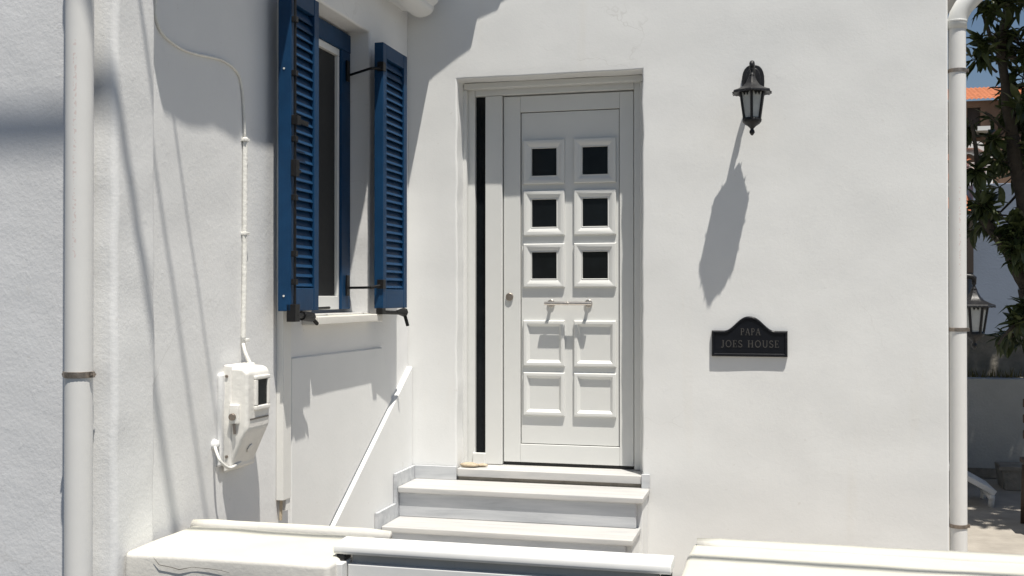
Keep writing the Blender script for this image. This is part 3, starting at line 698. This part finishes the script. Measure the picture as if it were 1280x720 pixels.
MB().tube([(XW + .062, y0 - .006, 1.128), (XW + .062, y0 - .026, 1.128)], .014, 12).build('lock_bolt', 'rusty_steel', met, smooth='auto', bevel=.003)
MB().tube([(XW + .064, y0 - .010, 1.10), (XW + .07, y0 - .012, 1.06)], .006, 8).build('lock_bolt', 'rusty_steel', met)
sd = Vector((.135, 0, -.061)).normalized()
pc = Vector((XW + .078, -2.07, .992)); MB().tube([pc, pc + sd * .004], [.020, .017], 14).build('seal_disc', 'meter_white', met, smooth='auto', bevel=.002)
for yy, zz in ((y0 - .0065, 1.285), (y0 - .0065, .97)): MB().tube([(XW + .032, yy + .002, zz), (XW + .032, yy - .004, zz)], .006, 10).build('screw', 'rusty_steel', met)
MB().box((xf - .003, y0 + .02, 1.112), (xf + .003, y1 - .02, 1.118)).build('seam', 'crack', met)
def wallpath(pts, off=.008): return [at(px, py, x=XW + off) for px, py in pts]
def smooth_path(P, n=6):
    out = []
    for i in range(len(P) - 1):
        a, b, c, d = P[max(i - 1, 0)], P[i], P[i + 1], P[min(i + 2, len(P) - 1)]
        for k in range(n):
            t = k / n; out.append(.5 * ((2 * b) + (c - a) * t + (2 * a - 5 * b + 4 * c - d) * t * t + (3 * b - a - 3 * c + d) * t ** 3))
    return out + [P[-1]]
cab = empty('service_cable', at(306, 440, x=XW), 'white painted cable and conduit climbing the wall above the meter box', 'cable')
MB().tube(smooth_path(wallpath([(194, -30), (194, 0), (195, 22), (203, 42), (222, 58), (240, 66), (262, 71), (277, 75), (291, 84), (300, 98), (304, 125), (306, 172)], .006)), .0055, 8).build('wire', 'cable_white', cab, smooth=True)
MB().tube(smooth_path(wallpath([(306.5, 172), (306, 250), (305.5, 340), (304, 430)], .010)), .0105, 10).build('conduit', 'cable_white', cab, smooth=True)
for py in (175, 292, 425):
    p = at(306, py, x=XW + .008); MB().box((p.x - .012, p.y - .017, p.z - .006), (p.x + .014, p.y + .017, p.z + .006)).build('clip', 'cable_white', cab, bevel=.002)
MB().tube(smooth_path([at(304, 430, x=XW + .012), at(307, 442, x=XW + .03), at(313, 456, x=XW + .05), Vector((XW + .055, -2.05, 1.318))]), .008, 8).build('wire', 'cable_white', cab, smooth=True)
lc = MB().tube(smooth_path([at(268, 556, x=XW + .008), at(271, 566, x=XW + .03), at(276, 577, x=XW + .05), at(287, 585, x=XW + .06), at(300, 578, x=XW + .05), Vector((XW + .03, -2.02, .94))]), .006, 8)
lc.build('loop_wire', 'cable_white', met, smooth=True)
MB().lathe(at(268, 556, x=XW + .004), [(.002, -.022), (.016, -.016), (.022, 0), (.016, .016), (.002, .022)], 12).build('wire_boss', 'wall_rough', met, smooth=True)
# square trunking beside the window wall
tr = empty('cable_trunking', (XW + .02, -1.63, .66), 'white square plastic trunking running down under the left shutter', 'trunking')
MB().box((XW + .002, -1.690, .71), (XW + .036, -1.612, 3.19)).build('cover', 'trunking', tr, smooth=True, bevel=.002)
MB().box((XW + .002, -1.652, .66), (XW + .032, -1.612, .709)).build('broken_end', 'trunking', tr, wob=.004)
MB().tube([(XW + .014, -1.67, .62), (XW + .016, -1.668, .715)], .007, 8).build('wire', 'pebble', tr)

# ------------------------------------------------------------------ overhead cables whose shadows cross the walls
k_ = SUN / abs(SUN.y)
def overhead(yw, zw, t, r, label, tilt=0):
    c = Vector((-2.2, yw, zw)) + k_ * t
    P = [Vector((x, c.y + tilt * (x - c.x), c.z + .00035 * ((x - 1.5) ** 2))) for x in [-6.5 + 16 * i / 20 for i in range(21)]]
    return tag(MB().tube(P, r, 8).build('overhead_cable', 'overhead', smooth=True), label, 'cable', 'cables strung over the street')
overhead(-2.85, 2.10, 1.25, .022, 'thickest dark cable over the street, its broad blurred shadow crossing the facade and downpipe')
overhead(-2.66, 2.20, .95, .010, 'dark cable over the street, its shadow running down the corner pier to the low wall')
overhead(-2.48, 2.16, .75, .0065, 'thinnest dark cable over the street, its shadow ending beside the meter box')
for x in (-6.45, 9.45):
    e = empty('utility_pole', (x, -3.9, 0), 'round wooden pole carrying the cables, ' + ('beside the neighbouring facade' if x < 0 else 'at the far end of the long low wall'), 'pole')
    MB().tube([(x, -3.75, 0), (x, -3.75, 7.6)], [.11, .085], 14).build('shaft', 'pole_wood', e, smooth='auto', bevel=.01)
    MB().box((x - .05, -4.25, 6.8), (x + .05, -3.2, 6.9)).build('crossarm', 'pole_wood', e, bevel=.006)

# ------------------------------------------------------------------ yard at the right
yw = empty('yard_wall', (3, 4.2, 0), 'smooth grey white retaining wall at the back of the yard', 'wall')
MB().box((.82, 4.155, 0), (7, 4.32, .88)).build('wall_body', 'yard_wall', yw, smooth=True, bevel=.01, wob=.006)
MB().box((.82, 4.13, .02), (7, 4.154, .10)).build('base_band', 'concrete', yw)
cw = empty('concrete_wall', (3, 4.9, 0), 'weathered bare concrete wall behind the retaining wall', 'wall')
MB().box((.82, 4.85, 0), (7, 5.05, 1.24)).build('wall_body', 'concrete', cw, smooth=True, bevel=.012, wob=.012)
tag(MB().box((.83, 4.325, .2), (6.9, 4.845, .86)).build('planting_bed', 'ground', wob=.02), kind='structure')
wd = MB()
for k in range(420):
    x = random.uniform(1.2, 3.2); y = random.uniform(4.33, 4.8); hgt = random.uniform(.03, .11); a = random.uniform(0, 6.28)
    b = Vector((x, y, .855)); t_ = b + Vector((random.uniform(-.03, .03), random.uniform(-.03, .03), hgt)); s = Vector((math.cos(a), math.sin(a), 0)) * .006
    i = len(wd.v); wd.v += [b - s, b + s, t_]; wd.f.append((i, i + 1, i + 2))
tag(wd.build('dry_weeds', 'weed'), 'dry yellow weeds along the top of the retaining wall', 'weeds', kind='stuff')
# white slatted lounger back leaning down
lg = empty('plastic_lounger', (1.35, 2.9, 0), 'white plastic slatted lounger standing in the shaded yard', 'lounger')
pA = at(1205, 606, y=3.0); pB = at(1243, 640, y=2.75)
for off in (0, .10, .20, .30, .40):
    q0 = Vector((pA.x - .25, 2.75 + off, pA.z + .20)); q1 = Vector((pB.x, 2.75 + off, .10))
    d = (q1 - q0).normalized(); 
    MB().prism([(q0.x, q0.z), (q1.x, q1.z), (q1.x + .02, q1.z + .035), (q0.x + .02, q0.z + .035)], 'y', q0.y, q0.y + .07).build('slat', 'plastic_white', lg, bevel=.005)
MB().tube([(pB.x - .02, 2.73, .088), (pB.x - .02, 3.25, .088)], .022, 8).build('end_bar', 'plastic_white', lg, smooth=True)
for yy in (2.78, 3.12):
    MB().tube([(pB.x - .01, yy, .10), (pB.x - .02, yy, .013)], .022, 8).build('leg', 'plastic_white', lg, smooth=True)
    MB().tube([(pA.x - .2, yy, pA.z + .1), (pA.x - .22, yy, .013)], .022, 8).build('leg', 'plastic_white', lg, smooth=True)
# wooden chair at the edge
ch = empty('garden_chair', (1.72, 2.0, .012), 'dark brown wooden garden chair half hidden at the yard edge', 'chair')
cp = at(1279, 582, y=2.2); bx = cp.x
for nm, a, b in (('leg', (bx, 2.2, .012), (bx + .02, 2.25, cp.z)), ('leg', (bx + .42, 2.2, .012), (bx + .40, 2.25, cp.z)), ('leg', (bx - .02, 1.72, .012), (bx + .01, 1.76, .45)), ('leg', (bx + .44, 1.72, .012), (bx + .41, 1.76, .45))):
    MB().tube([a, b], .020, 8).build(nm, 'chair_brown', ch, smooth=True)
MB().box((bx - .02, 1.72, .44), (bx + .45, 2.22, .475)).build('seat', 'chair_brown', ch, bevel=.006)
for k in range(3): MB().box((bx + .005, 2.215, .60 + .11 * k), (bx + .41, 2.24, .66 + .11 * k)).build('back_slat', 'chair_brown', ch, bevel=.004)
pt = empty('planter', (1.75, 3.5, .012), 'dark square planter standing by the retaining wall', 'planter')
qa = at(1251, 583, y=3.55); qb = at(1274, 583, y=3.55)
MB().prism([(qa.x + .03, .012), (qb.x + .1, .012), (qb.x + .13, qa.z), (qa.x, qa.z)], 'y', 3.55, 3.85).build('body', 'concrete', pt, bevel=.01)
MB().box((qa.x - .015, 3.535, qa.z - .03), (qb.x + .145, 3.549, qa.z)).build('rim', 'concrete', pt)

# ------------------------------------------------------------------ houses behind
def tiled(mb, x0, x1, ya, za, yb, zb, pitch):
    """barrel-tile roof plane from the eave (ya, za) to the ridge (yb, zb), ridged along the slope, with tile courses"""
    nxx = int((x1 - x0) / pitch * 6); ncr = max(2, int(math.hypot(yb - ya, zb - za) / (pitch * 1.9)))
    rows_ = []
    for j in range(ncr):
        for e_ in (0, 1):
            t = (j + e_ * .98) / ncr; lift = .035 * (1 - e_)
            rows_.append([(x0 + (x1 - x0) * i / nxx, ya + (yb - ya) * t, za + (zb - za) * t + lift + pitch * .28 * abs(math.sin(math.pi * (x0 + (x1 - x0) * i / nxx) / pitch))) for i in range(nxx + 1)])
    mb.rings(rows_, cap=False, closed=False)
# bluish house wall just behind the yard
bh = empty('blue_grey_house', (4, 9.4, 0), 'low house with blue grey wall and small tiled canopy behind the tree', 'house')
c0 = at(1216, 300, y=9.0)
MB().box((c0.x, 9.0, 0), (6.5, 12, 3.05)).build('wall', 'blue_wall', bh, bevel=.01)
MB().box((1.0, 9.35, 0), (c0.x - .002, 12, 2.6)).build('wall', 'yard_wall', bh)
MB().box((c0.x - .09, 8.93, 1.9), (c0.x - .004, 9.34, 2.66)).build('door_jamb', 'dark_wood', bh)
p0 = at(1210, 299, y=9.2); MB().box((p0.x - .02, 9.3, p0.z - .08), (p0.x + .04, 9.345, p0.z + .06)).build('notice', 'far_white', bh)
ca = at(1217, 268, y=8.8); mb = MB(); tiled(mb, 1.3, ca.x, 8.75, ca.z, 9.34, ca.z + .26, .16); mb.build('canopy', 'tile', bh, smooth=True)
MB().box((1.3, 8.78, ca.z - .05), (ca.x - .01, 9.33, ca.z - .005)).build('canopy_board', 'far_white', bh)
# white house with stepped tiled roofs
mh = empty('white_tiled_house', (6, 29, 1.5), 'small white house with low red tiled roofs on the slope', 'house')
Y = 28.0; P = lambda px, py, y=Y: at(px, py, y=y)
a = P(1195, 231); b = P(1262, 231)
MB().box((3.6, Y + .5, 0), (b.x, Y + 4, a.z + .0)).build('wall', 'far_white', mh)
MB().box((3.6, Y + .28, a.z + .002), (P(1236, 229).x, Y + .62, P(1200, 226).z)).build('fascia', 'far_white', mh)
mb = MB(); tiled(mb, 3.6, P(1238, 229).x, Y + .25, P(1200, 226).z + .01, Y + 1.6, P(1200, 211).z, .22); mb.build('lower_roof', 'tile', mh, smooth=True)
MB().box((3.6, Y + 1.5, P(1200, 231).z), (P(1243, 231).x, Y + 4, P(1200, 196).z)).build('upper_wall', 'far_white', mh)
MB().box((P(1243, 231).x, Y + 1.4, P(1200, 231).z), (P(1252, 231).x, Y + 4, P(1200, 190).z)).build('chimney', 'far_white', mh)
mb = MB(); tiled(mb, 3.6, P(1224, 229).x, Y + 1.3, P(1200, 197).z, Y + 2.6, P(1200, 181).z, .22); mb.build('upper_roof', 'tile', mh, smooth=True)
v0, v1, v2 = P(1195, 180, Y + 1.5), P(1222, 180, Y + 1.5), P(1242, 190, Y + 1.5)
MB().prism([(v0.x, v0.z - .12), (v1.x, v1.z - .14), (v2.x, v2.z - .16), (v2.x, v2.z + .02), (v1.x + .05, v1.z + .06), (v0.x, v0.z + .06)], 'y', Y + 1.4, Y + 2.8).build('verge', 'far_white', mh)
# brown house on the hill
fh = empty('brown_house', (12, 63, 5), 'brown house with red tiled roof and dark doorway on the hill', 'house')
Y = 60.0
e0 = P(1195, 127, Y); d0 = P(1209, 134, Y); d1 = P(1226, 163, Y); bl = P(1200, 166, Y)
xL = 6.0; xR = 20.0
MB().box((xL, Y, 3), (d0.x, Y + 8, e0.z)).build('wall', 'far_brown', fh)
MB().box((d1.x, Y, 3), (xR, Y + 8, e0.z)).build('wall', 'far_brown', fh)
MB().box((d0.x, Y, d0.z), (d1.x, Y + 8, e0.z)).build('wall', 'far_brown', fh)
MB().box((d0.x, Y + .35, d1.z - .4), (d1.x, Y + .5, d0.z)).build('doorway', 'dark_wood', fh)
MB().box((xL, Y - 1.5, bl.z - .12), (P(1232, 166, Y).x, Y - .01, bl.z + .12)).build('balcony', 'far_white', fh)
mb = MB(); tiled(mb, xL - .3, xR, Y - .6, e0.z - .06, Y + 3.6, e0.z + 1.35, .24); mb.build('roof', 'tile', fh, smooth=True)
MB().box((d0.x, Y + .02, 3), (d1.x, Y + .3, d1.z - .4)).build('wall', 'far_brown', fh)

# ------------------------------------------------------------------ the tree in the yard
tree = empty('broadleaf_tree', (2.05, 3.1, .012), 'dark leafy tree with long glossy leaves beside the downpipe', 'tree')
tips = []; limbs = MB()
def limb(p, q, r0, r1, n=7, sway=.05):
    p, q = Vector(p), Vector(q); L = (q - p).length; pts = []
    for k in range(n + 1):
        t = k / n; o = Vector((noise.noise(Vector((p.x * 7 + t * 2, p.z, 1))), noise.noise(Vector((p.y * 7 + t * 2, p.z, 4))), noise.noise(Vector((p.z * 5 + t * 2, 2, p.x))))) * sway * L * math.sin(math.pi * t)
        pts.append(p.lerp(q, t) + o)
    limbs.tube(pts, [r0 + (r1 - r0) * k / n for k in range(n + 1)], 8 if r0 > .02 else 5)
    return pts
def branch(p, d, L, r, depth):
    q = Vector(p) + Vector(d) * L
    pts = limb(p, q, r, r * .55, 5, .12)
    if depth == 0: tips.append((pts[-1], (pts[-1] - pts[-2]).normalized())); tips.append((pts[3], (pts[4] - pts[3]).normalized())); return
    for k in range(random.choice((2, 3, 3))):
        i = random.randint(2, 5); dd = (Vector(d) + Vector((random.uniform(-.8, .8), random.uniform(-.8, .8), random.uniform(-.35, .75)))).normalized()
        branch(pts[i], dd, L * random.uniform(.55, .8), r * .5, depth - 1)
T3 = lambda px, py, y=3.0: at(px, py, y=y)
trunk = limb((2.06, 3.1, .0), T3(1284, 360, 3.05), .085, .070); limb(trunk[-1], T3(1300, 250), .06, .05)
bA = limb(T3(1284, 360, 3.05), T3(1226, 268), .050, .034); bA2 = limb(T3(1226, 268), T3(1214, 150, 2.9), .026, .012)
bB = limb(T3(1284, 360, 3.05), T3(1266, 170, 3.1), .062, .048); bC = limb(T3(1266, 170, 3.1), T3(1252, 75, 3.05), .044, .032)
bD = limb(T3(1252, 75, 3.05), T3(1228, 18, 2.95), .024, .010); bE = limb(T3(1252, 75, 3.05), T3(1268, -60, 3.1), .030, .02)
bF = limb(T3(1246, 90), T3(1216, 60, 2.8), .011, .007); bG = limb(T3(1266, 170, 3.1), T3(1232, 140, 2.9), .014, .008)
bH = limb(T3(1290, 380, 3.05), T3(1248, 430, 2.6), .02, .010); bI = limb(T3(1300, 250), T3(1340, 60, 3.2), .05, .03)
for src, cnt, L, r in ((trunk[5:], 3, .45, .012), (bA, 4, .20, .008), (bA2, 2, .14, .006), (bB, 9, .26, .010), (bC, 5, .22, .009), (bD, 2, .15, .006), (bE, 8, .35, .010), (bF, 2, .10, .005), (bH, 4, .2, .007), (bI, 34, .55, .016)):
    for k in range(cnt):
        p = random.choice(src[1:])
        d = Vector((random.uniform(-.5, 1), random.uniform(-1, 1), random.uniform(-.5, .9))).normalized()
        branch(p, d, L * random.uniform(.7, 1.2), r, 1)
# the high canopy that shades the yard
hub = Vector((2.7, 2.6, 4.0)); limb(bI[-1], hub, .045, .045)
for k in range(13):
    a = 2 * math.pi * k / 13 + random.uniform(-.15, .15); L = random.uniform(1.2, 2.1)
    q = hub + Vector((math.cos(a) * L * .85, math.sin(a) * L, random.uniform(.5, 1.1))); q.z = max(q.z, 2.05 + .285 * (q.y + 6)); q.x = max(q.x, 1.25)
    P_ = limb(hub, q, .03, .010, 9, .08)
    for m_ in range(17):
        p = P_[random.randint(3, 9)]
        branch(p, Vector((random.uniform(-1, 1), random.uniform(-1, 1), random.uniform(.0, .45))).normalized(), random.uniform(.35, .6), .010, 1)
limbs.build('trunk', 'bark', tree, smooth=True)
def leaf_mesh(k):
    mb = MB(); L = 1.0; n = 5; wv = [.02, .12, .165, .15, .09, .0]; rg = []
    for i in range(n + 1):
        t = i / n; z = -.30 * t * t + .05 * math.sin(t * 7 + k * 2); w_ = wv[i]
        rg.append([(-w_, t * L, z + w_ * .45), (0, t * L, z), (w_, t * L, z + w_ * .45)])
    return mb.rings(rg, cap=False, closed=False).mesh('leaf', 'leaf')
LM = [leaf_mesh(k) for k in range(3)]
for me in LM:
    for p in me.polygons: p.use_smooth = True
leaves = []
for p, d in tips:
    u = d.orthogonal().normalized(); v = d.cross(u)
    for k in range(random.randint(6, 10)):
        a = random.uniform(0, 6.283); out = u * math.cos(a) + v * math.sin(a)
        dr = (out * random.uniform(.6, 1.1) + d * random.uniform(.0, .9) + Vector((0, 0, random.uniform(-.45, .15)))).normalized()
        up = Vector((random.uniform(-.4, .4), random.uniform(-.4, .4), 1)); x = dr.cross(up).normalized(); z = x.cross(dr)
        s = random.uniform(.10, .19); o0 = p - d * random.uniform(0, .05)
        M = Matrix(((x.x * s, dr.x * s, z.x * s, o0.x), (x.y * s, dr.y * s, z.y * s, o0.y), (x.z * s, dr.z * s, z.z * s, o0.z), (0, 0, 0, 1)))
        leaves.append((M, random.randrange(3)))
fwd = Vector((-math.sin(YAW), math.cos(YAW), 0)); rgt = Vector((math.cos(YAW), math.sin(YAW), 0))
def seen(M):
    d = M.translation - CAM; zz = d.dot(fwd); px = 640 + FPX * d.dot(rgt) / zz; py = 370 - FPX * d.z / zz
    return 1200 < px < 1285 and -10 < py < 600, M.to_scale().x / zz
ranked = sorted(leaves, key=lambda q: (not seen(q[0])[0], -seen(q[0])[1]))
inv = Matrix.Translation(-Vector(tree.location))
for M, k in ranked[:300]:
    o = bpy.data.objects.new('leaf', LM[k]); col.objects.link(o); o.parent = tree; o.matrix_local = inv @ M
rest = MB()
for M, k in ranked[300:]:
    i = len(rest.v); rest.v += [M @ v.co for v in LM[k].vertices]; rest.f += [tuple(i + j for j in p.vertices) for p in LM[k].polygons]
me = bpy.data.meshes.new('foliage'); me.from_pydata([tuple(q) for q in rest.v], [], rest.f); me.materials.append(MATS['leaf'])
fo = bpy.data.objects.new('foliage', me); col.objects.link(fo); put(fo, tree); fo['kind'] = 'stuff'
print('leaves', len(leaves))
